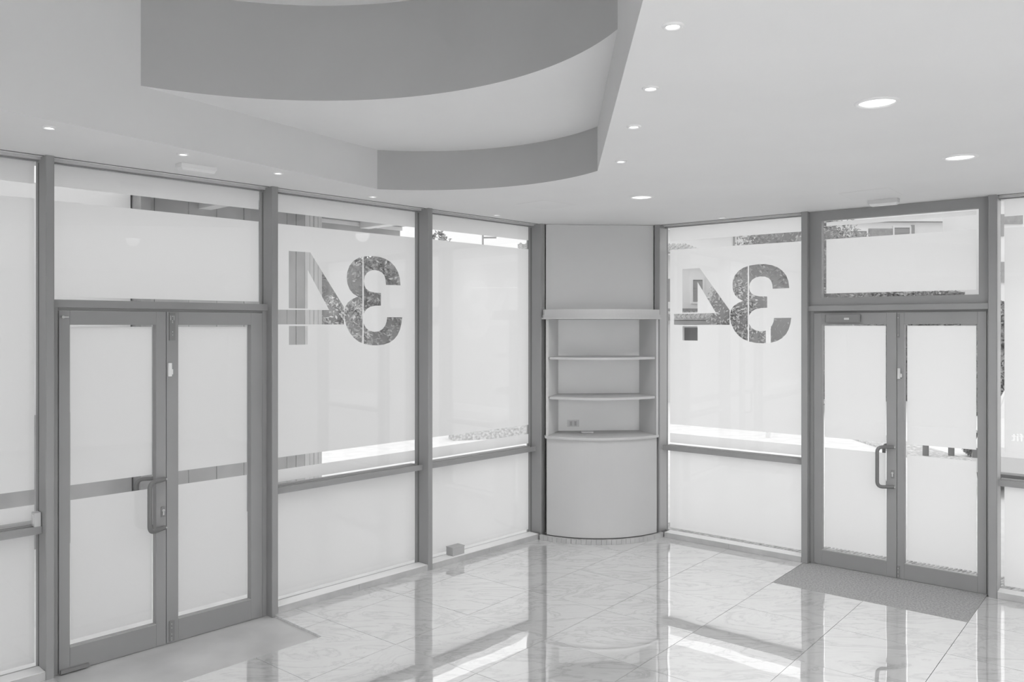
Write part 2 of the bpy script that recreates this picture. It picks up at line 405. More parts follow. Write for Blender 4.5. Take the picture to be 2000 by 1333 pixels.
SEAM0, SEAM1 = 3.869, 3.882
p4a = [(3.212,2.573),(3.393,2.574),(3.694,2.171),(3.694,2.035),(3.122,2.035),(3.122,2.141),(3.560,2.145),(3.371,2.443),(3.371,2.153),(3.212,2.153)]
p4b = [(3.213,2.023),(3.371,2.023),(3.371,1.885),(3.213,1.885)]
def numeral_holes(dx):
    L = clip(ccw(n3), 1, 0, SEAM0); 
    # the figure 3 is cut in two by a thin bridge of film
    left = [q for q in L]
    right = clip(ccw(n3), -1, 0, -SEAM1)
    hs = [left, right, p4a, p4b]
    return [[(a+dx, b) for a, b in h] for h in hs]
def clean(p):
    o = []
    for q in p:
        if not o or math.hypot(q[0]-o[-1][0], q[1]-o[-1][1]) > 1e-4: o.append(q)
    return o
# simple (non self-touching) polygons for the right part of the 3: split it in upper hook, middle, lower hook automatically
def film(rects, holes=None, y=G+.0105):
    m = MB()
    for i, (x0, x1, z0, z1) in enumerate(rects):
        loops = [[(x0, z0), (x1, z0), (x1, z1), (x0, z1)]]
        if holes and z1-z0 > 1: loops += [clean(h) for h in holes]
        m.tess(loops, y, None, 'y')
    return m
wn_i = [1]
def window(w, s0, s1, fl, fr, holes=None, bands=True, lowC=True, zt=CZ):
    c = (s0+s1)/2; e = wall_empty(w, 'window_%d' % wn_i[0], c, kind='structure'); wn_i[0] += 1
    sh = (c, 0, 0); a, b = s0+.0005, s1-.0005
    MB().box(a, b, G, G+.008, .842, CZ-.012).build('glass_pane', 'glass', e, sh)
    MB().box(a, b, G, G+.008, .028, .842).build('glass_pane', 'glass', e, sh)
    MB().box(a, b, .115, G+.03, CZ-.012, CZ-.0005).box(a, b, G-.022, G-.001, CZ-.022, CZ-.012).build('head_frame', 'frame', e, sh)
    MB().box(a, b, .028, .032, CZ-.004, CZ-.0005).build('head_seal', 'rubber', e, sh)
    MB().box(a, b, .085, .110, CZ-.016, CZ-.0005).build('head_trim', 'track', e, sh)
    MB().box(a, b, .12, G+.03, .0, .028).box(a, b, .128, G-.001, .028, .045).build('sill_frame', 'reveal', e, sh)
    MB().box(a, b, .122, .126, .0, .033).build('seal', 'rubber', e, sh)
    MB().box(a+.0, b, .065, .075, .826, .870).box(a, b, .0751, G-.001, .829, .856).box(a, b, G+.02, G+.07, .829, .866).build('mid_rail', 'frame', e, sh)
    MB().box(a, b, G-.012, G-.001, .857, .867).build('rail_bead', 'reveal', e, sh)
    x0, x1 = s0+fl, s1-fr
    rc = [(x0, x1, zM0, zM1), (x0, x1, zA0, zA1)]
    if lowC: rc.append((x0, x1, zC0, zC1))
    rc.append((x0, x1, zB0, zB1))
    film(rc, holes).build('frosted_film', 'film', e, sh)
    return e, sh
def kerb(w, s0, s1, name):
    c = (s0+s1)/2; e = wall_empty(w, name, c, kind='structure'); k = max(1, round((s1-s0)/.69)); L = (s1-s0)/k
    for i in range(k):
        MB().bbox(s0+i*L+.0006, s0+(i+1)*L-.0006, 0, .118, .0005, .047, .0015).build('kerb_stone', 'kerbm', e, (c, 0, 0))
    MB().box(s0+.001, s1-.001, .004, .1175, .0472, .0492).build('sunlit_kerb_top', 'sunlit_top', e, (c, 0, 0))  # white sheet paints the sunlit top of the kerb
h34L = numeral_holes(0); h34R = numeral_holes(-6.905)
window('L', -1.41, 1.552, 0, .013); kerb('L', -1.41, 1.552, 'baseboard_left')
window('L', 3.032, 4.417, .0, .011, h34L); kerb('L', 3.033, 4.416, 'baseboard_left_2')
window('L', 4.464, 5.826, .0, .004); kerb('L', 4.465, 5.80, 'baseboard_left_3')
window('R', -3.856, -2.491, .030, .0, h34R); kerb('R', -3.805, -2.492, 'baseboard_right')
def letter_holes(x, z, h):
    def P(q): return [(x+a*h, z+b*h) for a, b in q]
    def ring(cx, cz, ro, ri, a0, a1, n=22):
        a0, a1 = math.radians(a0), math.radians(a1)
        return [(cx+ro*math.cos(a0+(a1-a0)*i/n), cz+ro*math.sin(a0+(a1-a0)*i/n)) for i in range(n+1)] + \
               [(cx+ri*math.cos(a0+(a1-a0)*i/n), cz+ri*math.sin(a0+(a1-a0)*i/n)) for i in range(n, -1, -1)]
    # mirrored t, i, f, e cut clear out of the film: the word ends in "efit" when read from the street
    t = [(.0,.02),(.30,.0),(.38,.10),(.38,.60),(.52,.60),(.52,.74),(.38,.74),(.38,.95),(.20,.95),(.20,.74),(.02,.74),(.02,.60),(.20,.60),(.20,.16),(.0,.16)]
    i1 = [(.64,0),(.82,0),(.82,.74),(.64,.74)]; i2 = [(.64,.84),(.82,.84),(.82,1.0),(.64,1.0)]
    f_ = [(1.10,0),(1.28,0),(1.28,.60),(1.42,.60),(1.42,.74),(1.28,.74),(1.28,.92),(1.20,1.03),(.92,1.03),(.92,.89),(1.10,.89),(1.10,.74),(.94,.74),(.94,.60),(1.10,.60)]
    e_ = ring(1.90, .37, .38, .22, 235, 530)      # open ring
    eb = [(1.71,.31),(2.09,.31),(2.09,.43),(1.71,.43)]
    return [P(q) for q in (t, i1, i2, f_, e_, eb)]
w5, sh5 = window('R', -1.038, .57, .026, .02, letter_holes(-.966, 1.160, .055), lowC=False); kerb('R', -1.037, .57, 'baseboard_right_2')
# ------------------------------------------------------------ doors
def u_handle(parent, sh, sa, sg, yo, yg, z0, z1):
    r = .0142; pts = []; k = .045
    def L(a, b, t): return tuple(a[i]+(b[i]-a[i])*t for i in range(3))
    A, B, Cc, Dd = (sa, yo, z1), (sg, yg, z1), (sg, yg, z0), (sa, yo, z0)
    pts.append(A)
    for (P, Q, R) in ((A, B, Cc), (B, Cc, Dd)):
        d1 = Vector(Q)-Vector(P); d2 = Vector(R)-Vector(Q)
        s = Vector(Q)-d1.normalized()*k; t = Vector(Q)+d2.normalized()*k
        for i in range(9):
            u = i/8.0; pts.append(tuple(s*(1-u)**2+Vector(Q)*2*u*(1-u)+t*u*u))
    pts.append(Dd)
    h = MB().tube(pts, r, 14).build('pull_handle', 'handle', parent, sh)
    return h
dn = [1]
def door(w, s0, s1, sl, sr, split, gx, beam, gz, zb, handle_sa, handle_sg, transom, hz):
    c = (s0+s1)/2; e = wall_empty(w, 'door_%d' % dn[0], c, kind='structure'); dn[0] += 1
    sh = (c, 0, 0); f = .06
    zt = beam[0]
    # jambs, head and transom beam
    MB().bbox(s0, sl-.002, f+.006, .15, zb+.003, zt-.001, .002).build('jamb', 'frame', e, sh)
    MB().bbox(sr+.002, s1, f+.006, .15, zb+.003, zt-.001, .002).build('jamb', 'frame', e, sh)
    MB().box(s0, s1, f-.004 if transom == 'plain' else f-.03, .15, beam[0], beam[1]).build('transom_beam', 'frame', e, sh)
    MB().box(sl-.002, sr+.002, f+.006, .15, zt-.016, zt-.001).build('door_head', 'frame_dark', e, sh)
    MB().box(s0+.001, s1-.001, f+.01, .19, zb-.004, zb+.006).build('threshold', 'reveal', e, sh)
    leaves = ((sl, split-.0015, gx[0], gx[1]), (split+.0015, sr, gx[2], gx[3]))
    for i, (a, b, g0, g1) in enumerate(leaves):
        le = D.objects.new('door_leaf', None); COL.objects.link(le); le.parent = e; le.location = ((a+b)/2-c, 0, 0)
        lsh = ((a+b)/2, 0, 0)
        m = MB()
        m.bbox(a, g0, f, f+.05, zb+.007, zt-.018, .002); m.bbox(g1, b, f, f+.05, zb+.007, zt-.018, .002)
        m.box(g0, g1, f, f+.05, zb+.007, gz[0]); m.box(g0, g1, f, f+.05, gz[1], zt-.018)
        m.build('leaf_frame', 'frame', le, lsh)
        m = MB()
        m.box(g0, g1, f+.0, f+.024, gz[0]-.001, gz[0]+.006)
        m.build('glazing_bead', 'reveal', le, lsh)
        MB().box(g0-.004, g1+.004, f+.025, f+.031, gz[0]-.004, gz[1]+.004).build('glass_pane', 'glass', le, lsh)
        mg = .013
        film([(g0+mg, g1-mg, 1.078, gz[1]-.012), (g0+mg, g1-mg, gz[0]+.032, .990)], None, f+.0335).build('frosted_film', 'film', le, lsh)
        if i == 0:
            u_handle(le, lsh, handle_sa, handle_sg, f, -.012, hz[0], hz[1])
            u_handle(le, lsh, handle_sa, handle_sg, f+.05, .185, hz[0], hz[1])
            m = MB()
            for zz in (hz[0], hz[1]): m.tube([(handle_sa+.006, f-.012, zz), (handle_sa+.006, f+.001, zz)], .006, 10)
            m.build('handle_screws', 'screw', le, lsh)
            zc = hz[0]+.10
            MB().box(handle_sa-.022, handle_sa+.004, f-.004, f, zc-.03, zc+.035).build('lock_plate', 'frame_dark', le, lsh)
            MB().tube([(handle_sa-.009, f-.009, zc+.012), (handle_sa-.009, f-.003, zc+.012)], .0085, 12).box(handle_sa-.0135, handle_sa-.0045, f-.009, f-.003, zc-.018, zc+.010).build('lock_cylinder', 'screw', le, lsh)
    return e, sh, f
# door 1
d1, sh1, f1 = door('L', 1.597, 2.984, 1.640, 2.945, 2.270, (1.700, 2.205, 2.348, 2.858), (2.131, 2.177), (.128, 2.03), -.0165, 2.258, 2.135, 'plain', (.735, 1.045))
m = MB(); m.box(1.598, 2.983, G, G+.008, 2.178, CZ-.012); m.build('transom_pane', 'glass', d1, sh1)
MB().box(1.598, 2.983, .115, G+.03, CZ-.012, CZ-.0005).box(1.598, 2.983, G-.022, G-.001, CZ-.022, CZ-.012).build('head_frame', 'frame', d1, sh1)
MB().box(1.598, 2.983, .028, .032, CZ-.004, CZ-.0005).build('head_seal', 'rubber', d1, sh1)
MB().box(1.598, 2.983, .085, .110, CZ-.016, CZ-.0005).build('head_trim', 'track', d1, sh1)
film([(1.600, 2.970, 2.196, zM1), (1.600, 2.970, zA0, zA1)]).build('frosted_film', 'film', d1, sh1)
# door 2
d2, sh2, f2 = door('R', -2.439, -1.095, -2.405, -1.115, -1.745, (-2.338, -1.823, -1.689, -1.176), (2.150, 2.196), (.120, 2.038), -.008, -1.768, -1.875, 'framed', (.727, 1.048))
MB().rect_frame(-2.438, -1.096, 2.197, CZ-.001, .098, .070, .066, .082, .055, .115).build('transom_frame', 'frame', d2, sh2)
MB().box(-2.340, -1.166, .085, .091, 2.263, 2.918).build('transom_pane', 'glass', d2, sh2)
film([(-2.312, -1.188, 2.300, 2.760), (-2.312, -1.188, 2.872, 2.905)], None, .0935).build('frosted_film', 'film', d2, sh2)
# fittings on the leaves
L1a, L1b = [o for o in d1.children if o.name.startswith('door_leaf')]
L2a, L2b = [o for o in d2.children if o.name.startswith('door_leaf')]
def lf(o, base): return (o.location.x+base, 0, 0)
s = lf(L1b, (1.597+2.984)/2)
MB().box(2.287, 2.325, f1-.008, f1, 1.93, 2.108).build('bolt_plate', 'frame_dark', L1b, s)
m = MB()
for zz in (2.085, 2.055, 2.045, 1.985, 1.965): m.tube([(2.306, f1-.011, zz), (2.306, f1-.008, zz)], .0035, 8)
m.box(2.293, 2.296, f1-.010, f1-.008, 2.06, 2.09); m.box(2.314, 2.317, f1-.010, f1-.008, 2.06, 2.09)
m.build('bolt_screws', 'screw', L1b, s)
MB().box(2.287, 2.320, f1-.008, f1, .0, .13).build('bolt_plate', 'frame_dark', L1b, s)
m = MB()
for zz in (.11, .085, .045, .02, .008): m.tube([(2.300, f1-.011, zz), (2.300, f1-.008, zz)], .0035, 8)
m.build('bolt_screws', 'screw', L1b, s)
m = MB(); m.bbox(2.276, 2.300, f1-.020, f1, 1.70, 1.785, .004); m.build('contact_sensor', 'white', L1b, s, label='small white contact sensor')
MB().box(2.300, 2.308, f1-.014, f1, 1.712, 1.745).build('sensor_magnet', 'white', L1b, s)
s = lf(L1a, (1.597+2.984)/2)
MB().tube([(1.655, f1-.03, 2.075), (1.655, f1, 2.075)], .008, 10).tube([(1.655, f1-.028, 2.075), (1.685, f1-.028, 2.075)], .004, 8).build('door_pivot', 'screw', L1a, s)
MB().box(1.645, 1.80, f1-.022, f1-.001, -.008, .012).build('floor_stop', 'frame_dark', L1a, s)
s = lf(L2b, (-2.439-1.095)/2)
MB().bbox(-1.738, -1.716, f2-.020, f2, 1.60, 1.685, .004).box(-1.7159, -1.704, f2-.014, f2, 1.612, 1.642).build('contact_sensor', 'lightgrey', L2b, s, label='small pale contact sensor')
m = MB().box(-1.742, -1.726, f2-.006, f2, 1.93, 2.12).box(-1.742, -1.722, f2-.006, f2, .0, .10)
m.build('bolt_plate', 'frame_dark', L2b, s)
m = MB()
for zz in (2.09, 1.95, .08, .05, .02): m.tube([(-1.734, f2-.009, zz), (-1.734, f2-.006, zz)], .003, 8)
m.build('bolt_screws', 'screw', L2b, s)
s = lf(L2a, (-2.439-1.095)/2)
MB().bbox(-2.30, -2.02, f2-.035, f2, 2.055, 2.118, .006).build('door_closer', 'frame_dark', L2a, s)
MB().box(-2.145, -2.105, f2-.0362, f2-.0351, 2.075, 2.092).build('closer_badge', 'lightgrey', L2a, s)

# ------------------------------------------------------------ door mat
c = ((mat_poly[0][0]+mat_poly[2][0])/2, (mat_poly[0][1]+mat_poly[2][1])/2)
e = empty('door_mat', (c[0], c[1], -.015), 0, label='dark grey fibre door mat sunk in the marble floor before the right double door', cat='door mat')
T0, T1, N0, N1 = matT0+.003, DR+.055, NT0-4*PITCH+.003, NT0-2*PITCH-.003
cc = TV*((T0+T1)/2)+NV*((N0+N1)/2)
q = ccw([grid(T0, N0), grid(T1, N0), grid(T1, N1), grid(T0, N1)])
MB().prism([(a-c[0], b-c[1]) for a, b in q], -.006, .013).build('pile', 'matm', e)
m = MB()
for (a0, a1, b0, b1) in ((T0-.002, T0, N0, N1), (T0, T1, N0-.002, N0), (T0, T1, N1, N1+.002)):
    m.prism([(x-c[0], y-c[1]) for x, y in ccw([grid(a0, b0), grid(a1, b0), grid(a1, b1), grid(a0, b1)])], -.006, .0145)
m.build('edge_strip', 'reveal', e)

# ------------------------------------------------------------ corner niche
KL, KR = Vector((.2567, 7.7022, 0)), Vector((1.4513, 7.7956, 0))
KM = (KL+KR)/2; KA = math.atan2((KR-KL).y, (KR-KL).x); CY = .646
def arcp(R, hw, n=36, rev=False):
    a = math.asin(hw/R); P = [(R*math.sin(-a+2*a*i/n), CY-R*math.cos(-a+2*a*i/n)) for i in range(n+1)]
    return P[::-1] if rev else P
bk = empty('baseboard_corner', KM, KA, kind='structure')
R0, hw = .881, .597; a = math.asin(hw/R0); NK = 28
for i in range(NK):
    t0, t1 = -a+2*a*i/NK+.0012, -a+2*a*(i+1)/NK-.0012
    ro = R0+random.uniform(-.001, .001)
    P = [(ro*math.sin(t0), CY-ro*math.cos(t0)), (ro*math.sin(t1), CY-ro*math.cos(t1)), ((R0-.03)*math.sin(t1), CY-(R0-.03)*math.cos(t1)), ((R0-.03)*math.sin(t0), CY-(R0-.03)*math.cos(t0))]
    MB().prism(P, .0005, .047+random.uniform(-.0008, .0008)).build('kerb_stone', 'kerbm', bk)
cab = empty('display_cabinet', KM, KA, label='pale grey built-in display cabinet with bowed front and open shelves in the corner', cat='cabinet')
MB().prism(arcp(.846, .53)+[(.53, .03), (-.53, .03)], .0005, .045).build('plinth', 'frame_dark', cab)
pf = arcp(.848, .528); pb = arcp(.828, .528, rev=True)
MB().prism(pf+pb, .054, .962).build('base_front', 'cab', cab)
MB().prism(arcp(.866, .545)+[(.545, .03), (.45, .365), (-.39, .365), (-.545, .03)], .963, .986).build('countertop', 'cab', cab)
BX0, BX1, BY = -.372, .440, .33
def quadwall(p, q, t, z0, z1):
    d = Vector((q[0]-p[0], q[1]-p[1])).normalized(); nn = Vector((-d.y, d.x))*t
    return MB().prism([p, q, (q[0]+nn.x, q[1]+nn.y), (p[0]+nn.x, p[1]+nn.y)], z0, z1)
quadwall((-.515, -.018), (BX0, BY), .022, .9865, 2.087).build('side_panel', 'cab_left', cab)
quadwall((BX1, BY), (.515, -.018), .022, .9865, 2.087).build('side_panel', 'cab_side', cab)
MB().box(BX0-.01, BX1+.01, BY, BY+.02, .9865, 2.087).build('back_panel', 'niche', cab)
MB().box(-.538, -.516, -.040, -.018, .9865, 2.087).build('front_stile', 'cab', cab)
MB().box(.516, .538, -.040, -.018, .9865, 2.087).build('front_stile', 'cab', cab)
for z0, z1 in ((1.708, 1.730), (1.334, 1.356)):
    MB().prism(arcp(.848, .505)+[(.515, .0), (BX1+.004, BY-.002), (BX0-.004, BY-.002), (-.515, .0)], z0, z1).build('shelf', 'cab', cab)
m = MB()
m.prism(arcp(.872, .552)+[(.56, .14), (-.56, .14)], 2.132, 2.180)
m.prism(arcp(.880, .558)+[(.565, .14), (-.565, .14)], 2.104, 2.1318)
m.prism(arcp(.893, .566)+[(.575, .14), (-.575, .14)], 2.088, 2.1038)
m.build('cornice', 'cab', cab)
MB().prism([(-.53, .145), (.535, .145), (BX1, BY+.03), (BX0, BY+.03)], 2.088, 2.10).build('top_board', 'cab', cab)
MB().box(-.523, .527, .10, .12, 2.181, CZ-.002).build('upper_panel', 'cab_up', cab)
# socket and small white pad
KX = Vector((math.cos(KA), math.sin(KA), 0)); KY = Vector((-math.sin(KA), math.cos(KA), 0))
so = empty('wall_socket', KM+KX*(-.225)+KY*(BY-.0006)+Vector((0, 0, 1.06)), KA, label='pale double wall socket low on the back panel of the corner cabinet', cat='socket')
MB().bbox(-.058, .058, -.010, 0, -.033, .033, .003).build('face_plate', 'white', so)
for k in (-1, 1):
    MB().box(k*.022-.018, k*.022+.018, -.0125, -.0101, -.024, .024).build('socket_insert', 'lightgrey', so)
for k in (-1, 1):
    m = MB()
    for zz in (-.013, 0, .013): m.box(k*.022-.0035, k*.022+.0035, -.0132, -.0126, zz-.003, zz+.003)
    m.build('pin_holes', 'rubber', so)
pd = KM+KX*(-.105)+KY*(.17)
o = MB().bbox(-.065, .055, -.035, .035, 0, .012, .008).build('white_pad', 'white', label='small flat white plastic piece lying on the counter of the corner cabinet', cat='plastic piece')
place(o, (pd.x, pd.y, .987), KA-.12)

# ------------------------------------------------------------ small things on the facades
g = wall_empty('L', 'junction_box', 4.79, label='grey metal box on the marble kerb under the third window pane from the left', cat='box')
g.location.z = .0475
MB().bbox(-.068, .068, .030, .116, 0, .068, .002).build('box_body', 'greybox', g)
MB().box(-.070, .070, .028, .117, .0685, .073).build('box_lid', 'greybox', g)
g = wall_empty('L', 'alarm_box', 1.535, label='small white plastic box on the rail at the far left post', cat='alarm box')
g.location.z = .8705
MB().bbox(-.020, .014, .066, .125, 0, .078, .003).build('housing', 'lightgrey', g)
MB().box(-.0215, -.0203, .078, .112, .012, .066).build('cover', 'white', g)

# ------------------------------------------------------------ ceiling fittings
grp = 'small round recessed downlights'
labs = ['small lit downlight over the far left window', 'small lit downlight just behind the left emergency light fitting', 'small lit downlight over the right end of the left double door',
        'small lit downlight above the left window with the cut-out number', 'small lit downlight above the pane left of the corner cabinet', 'small lit downlight above the right window with the cut-out number',
        'largest and nearest small downlight of the row beside the ceiling recess', 'second small downlight from the top in the row beside the recess', 'third small downlight from the top in the row beside the recess',
        'lowest small downlight of the row, beside the tip of the recess']
pos = [(96,249), (358,301), (543,338), (728,384), (970,420), (1410,425), (1314,50), (1271,172), (1238,247), (1213,315)]
def lampxy(p): d = 1590*.98/(638-p[1]); return ((p[0]-1000)/1590*d, d)
proto = empty('downlight', (0, 0, CZ))
MB().lathe([(.0215, .012), (.0215, -.002), (.0255, -.0075), (.033, -.006), (.0365, -.0008), (.0365, .0)], n=36).build('trim_ring', 'white', proto)
MB().lathe([(.0005, -.0016), (.012, -.0018), (.0212, -.001)], n=28).build('lamp_glass', 'lamp', proto)
def spot(name, x, y, z, en, ang, r):
    ld = D.lights.new(name, 'SPOT'); ld.energy = en; ld.spot_size = math.radians(ang); ld.spot_blend = 1.0; ld.shadow_soft_size = r
    o = D.objects.new(name, ld); COL.objects.link(o); o.location = (x, y, z); return o
E_S, E_B, E_P = 30, 88, 52
for i, p in enumerate(pos):
    x, y = lampxy(p); o = proto if i == 0 else copy_tree(proto)
    o.location = (x, y, CZ); tag(o, labs[i], 'downlight', grp); spot('downlight_beam', x, y, CZ-.02, E_S*.8, 75, .02)
for i in range(3):      # the row goes on behind the camera
    x, y = .49-.05*i, 1.6-1.1*i; spot('downlight_beam', x, y, CZ-.02, E_S, 120, .02)
bproto = empty('round_downlight', (0, 0, CZ))
MB().lathe([(.074, .012), (.074, -.003), (.080, -.008), (.091, -.006), (.094, -.0008), (.094, 0)], n=48).build('trim_ring', 'white', bproto)
MB().lathe([(.0005, -.0012), (.04, -.0014), (.0738, -.0008)], n=40).build('diffuser', 'lamp_big', bproto)
for i, (p, lb) in enumerate((((1713,200), 'large round recessed light, the biggest and nearest one'), ((1875,307), 'large round recessed light, the rightmost, above the right double door'), ((1253,385), 'large round recessed light near the corner cabinet'))):
    x, y = lampxy(p); o = bproto if i == 0 else copy_tree(bproto)
    o.location = (x, y, CZ); tag(o, lb, 'ceiling light', 'large round recessed lights'); spot('round_and_fill_beam', x, y, CZ-.02, E_B, 172, .07)
for (x, y) in ((3.6, 1.2), (2.6, -1.2), (-3.9, -1.9), (.8, -2.6)):  # extra spots without fittings, added out of view as fill light
    spot('round_and_fill_beam', x, y, CZ-.02, E_B, 172, .07)
# unseen area lights added behind the camera to fill the room
for (x, y, z_) in ((-.9, -2.2, 2.97), (1.6, -2.7, 2.97), (3.6, -2.6, 2.97), (-2.5, -3.0, 2.97), (.4, -3.0, 2.97)):
    ld = D.lights.new('fill_area_light', 'AREA'); ld.shape = 'RECTANGLE'; ld.size = 1.2; ld.size_y = .6; ld.energy = E_P
    o = D.objects.new('fill_area_light', ld); COL.objects.link(o); o.location = (x, y, z_)
# emergency light fittings
f, r = FR['L']
e = empty('emergency_light', f(2.29, -.315, CZ), r, label='white box emergency light on the ceiling above the left double door', cat='emergency light')
MB().bbox(-.112, .112, -.042, .042, -.022, -.0005, .002).build('housing', 'white', e)
m = MB(); m.add([(-.108,-.038,-.0225),(.108,-.038,-.0225),(.108,.038,-.0225),(-.108,.038,-.0225),(-.100,-.030,-.040),(.100,-.030,-.040),(.100,.030,-.040),(-.100,.030,-.040)], [(0,1,2,3),(7,6,5,4),(4,5,1,0),(5,6,2,1),(6,7,3,2),(7,4,0,3)])
m.build('lens', 'white', e)
f, r = FR['R']
e = empty('emergency_light', f(-1.755, -.27, CZ), r, label='white box emergency light on the ceiling above the right double door', cat='emergency light')
MB().bbox(-.105, .105, -.035, .035, -.030, -.0005, .002).build('housing', 'lightgrey', e)
m = MB(); m.add([(-.103,-.033,-.0305),(.103,-.033,-.0305),(.103,.033,-.0305),(-.103,.033,-.0305),(-.090,-.022,-.046),(.090,-.022,-.046),(.090,.022,-.046),(-.090,.022,-.046)], [(0,1,2,3),(7,6,5,4),(4,5,1,0),(5,6,2,1),(6,7,3,2),(7,4,0,3)])
m.build('lens', 'white', e)
# access hatch
hp = [lampxy(p) for p in ((1637,378), (1735,366.5), (1762,380), (1665,391))]
cx, cy = sum(a for a, b in hp)/4, sum(b for a, b in hp)/4
e = empty('access_hatch', (cx, cy, CZ), 0, label='flush plaster access hatch in the ceiling beside the right emergency light', cat='hatch')
sc = lambda k: ccw([(cx+(a-cx)*k-cx, cy+(b-cy)*k-cy) for a, b in hp])
MB().tess([sc(1.0), sc(.985)[::-1]], -.0008, -.0002).build('joint', 'cab_side', e)
MB().tess([sc(.984)], -.0012, -.0002).build('panel', 'ceil', e)
hp = [lampxy(p) for p in ((1008,399), (1070,409.5), (1125,400.5), (1062,391))]
cx, cy = sum(a for a, b in hp)/4, sum(b for a, b in hp)/4
e = empty('access_hatch', (cx, cy, CZ), 0, label='flush plaster access hatch in the ceiling before the corner cabinet', cat='hatch')
MB().tess([sc(1.0), sc(.985)[::-1]], -.0008, -.0002).build('joint', 'cab_side', e)
MB().tess([sc(.984)], -.0012, -.0002).build('panel', 'ceil', e)

# ============================================================ outside
gnd = MB().box(-60, 60, -40, 90, -.5, -.305).box(-60, 60, -40, 90, -.5, -.31)
ext = [(-60, -40), (60, -40), (60, 90), (-60, 90)]
MB().tess([ext, [xy(WL(-4.3, .0)), B2, B1, xy(WR(4.3, .0)), corner(.19, .19)][::-1]], -.035).build('pavement', 'pave', kind='structure')
sill = MB()
for w, a, b in (('L', -4, 5.9), ('R', -4.0, 4)):
    f, r = FR[w]; sill.prism(ccw([xy(f(a, .152)), xy(f(b, .152)), xy(f(b, .30)), xy(f(a, .30))]), -.034, -.020)
sill.build('trim_20', 'kerbm', kind='structure', label='outer stone strip along the glass')
# ribbed guidance strip along the right facade
m = MB(); f, r = FR['R']
for i in range(150):
    s = -4.2+i*.035
    p = [f(s, .33), f(s+.018, .33), f(s+.138, .75), f(s+.12, .75)]
    m.prism(ccw([xy(v) for v in p]), -.0345, -.026)
m.build('guidance_strip', 'gravel', label='ribbed pale paving strip outside along the right glass wall', cat='paving strip', kind='stuff')
# concrete wall with boards outside the left facade
f, r = FR['L']; OW = 3.2
def sat(px, off): d = Vector(((px-1000)/1590.0, 1, 0)); t = (DL+off)/d.dot(NL); return (d*t).dot(XL)
s0, s1 = sat(285, OW), sat(631, OW)
cw = empty('concrete_wall', f((s0+s1)/2, OW), r, label='grey board-marked concrete wall standing outside the left double door', cat='wall')
sc_ = (s0+s1)/2
MB().box(s0, s1, .03, .35, -.035, 3.349).build('wall_core', 'concrete', cw, (sc_, 0, 0))
edges = [s0, sat(303, OW), sat(370, OW), sat(425, OW), sat(478, OW), sat(515, OW), sat(543, OW), sat(562, OW), sat(580, OW), sat(597, OW), sat(607, OW), sat(615, OW), sat(623, OW), s1]
for i in range(len(edges)-1):
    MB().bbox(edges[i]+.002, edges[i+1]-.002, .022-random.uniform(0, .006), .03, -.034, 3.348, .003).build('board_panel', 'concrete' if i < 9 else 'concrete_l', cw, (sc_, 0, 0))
MB().box(sat(271, OW-.1), s0-.01, -.15, .30, -.035, 3.349).build('edge_pier', 'brick', cw, (sc_, 0, 0))
sp, sq = sat(271, OW-.1), s0-12
o = MB().box(0, sp-.02-sq, 0, .3, 1.2, 3.349); o = o.build('rendered_wall', 'plaster_o', label='pale rendered wall outside beyond the far left window', cat='wall')
place(o, f(sq, OW+.05), r)
MB().box(0, sp-.02-sq, -.03, .3, -.035, 1.199).build('plinth_band', 'concrete', o)
# portico roof
pr = empty('portico_roof', f(2, 0), r, label='flat portico roof over the pavement outside the left facade', cat='roof')
MB().box(-9, -.8, 1.8, 3.75, 3.35, 3.55).box(1.3, 4.9, 2.7, 3.75, 3.35, 3.55).build('roof_slab', 'soffit', pr)  # slab extent and gaps shaped to balance daylight on the left film
MB().box(1.3, 4.9, 3.45, 3.75, 3.14, 3.349).build('edge_beam', 'concrete', pr)
MB().box(1.3, 4.9, 3.40, 3.449, 3.30, 3.345).build('edge_strip', 'plaster_o', pr)
m = MB()
for k in (2.0, 4.2): m.box(k, k+.14, .3, 3.39, 3.27, 3.349)
m.build('cross_beam', 'plaster_o', pr)

# foliage
def leafball(cx, cy, cz, rx, ry, rz, nl, ls, m=None):
    m = m or MB()
    for i in range(nl):
        u = random.uniform(-1, 1); a = random.uniform(0, 2*math.pi); q = math.sqrt(1-u*u); rr = random.uniform(.80, 1.10)
        p = Vector((cx+rx*rr*q*math.cos(a), cy+ry*rr*q*math.sin(a), cz+rz*rr*u))
        d1 = Vector((random.gauss(0, 1), random.gauss(0, 1), random.gauss(0, 1))).normalized()
        d2 = d1.cross(Vector((random.gauss(0, 1), random.gauss(0, 1), random.gauss(0, 1)))).normalized()
        s = ls*random.uniform(.6, 1.4)
        m.add([p-d1*s, p-d2*s*.4, p+d1*s, p+d2*s*.4], [(0, 1, 2, 3)])
    return m
def tree(name, px, d, zc, rx, rz, n, ls, leaf, label, cat='tree', blobs=5, core=True, zb=-.035):
    x, y = at(px, d); t = empty(name, (x, y, zb), 0, label=label, cat=cat)
    m = MB(); cm = MB()
    for b in range(blobs):
        bx = random.uniform(-.45, .45)*rx; by = random.uniform(-.35, .35)*rx; bz = zc-zb+random.uniform(-.4, .4)*rz; k = random.uniform(.6, .8)
        leafball(bx, by, bz, rx*k, rx*k*.8, rz*k, n//blobs, ls, m)
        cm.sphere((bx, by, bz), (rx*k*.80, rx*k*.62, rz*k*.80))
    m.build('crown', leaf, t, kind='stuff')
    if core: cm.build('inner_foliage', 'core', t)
    MB().lathe([(.10, 0), (.08, (zc-rz*.4-zb)*.5), (.06, max(.5, zc-zb))], n=10).build('trunk', 'bark', t)
    return t
tree('broadleaf_tree', 728, 17, 2.55, 1.15, 1.5, 16000, .05, 'leafd', 'dense dark tree outside behind the left cut-out figure three', blobs=7)
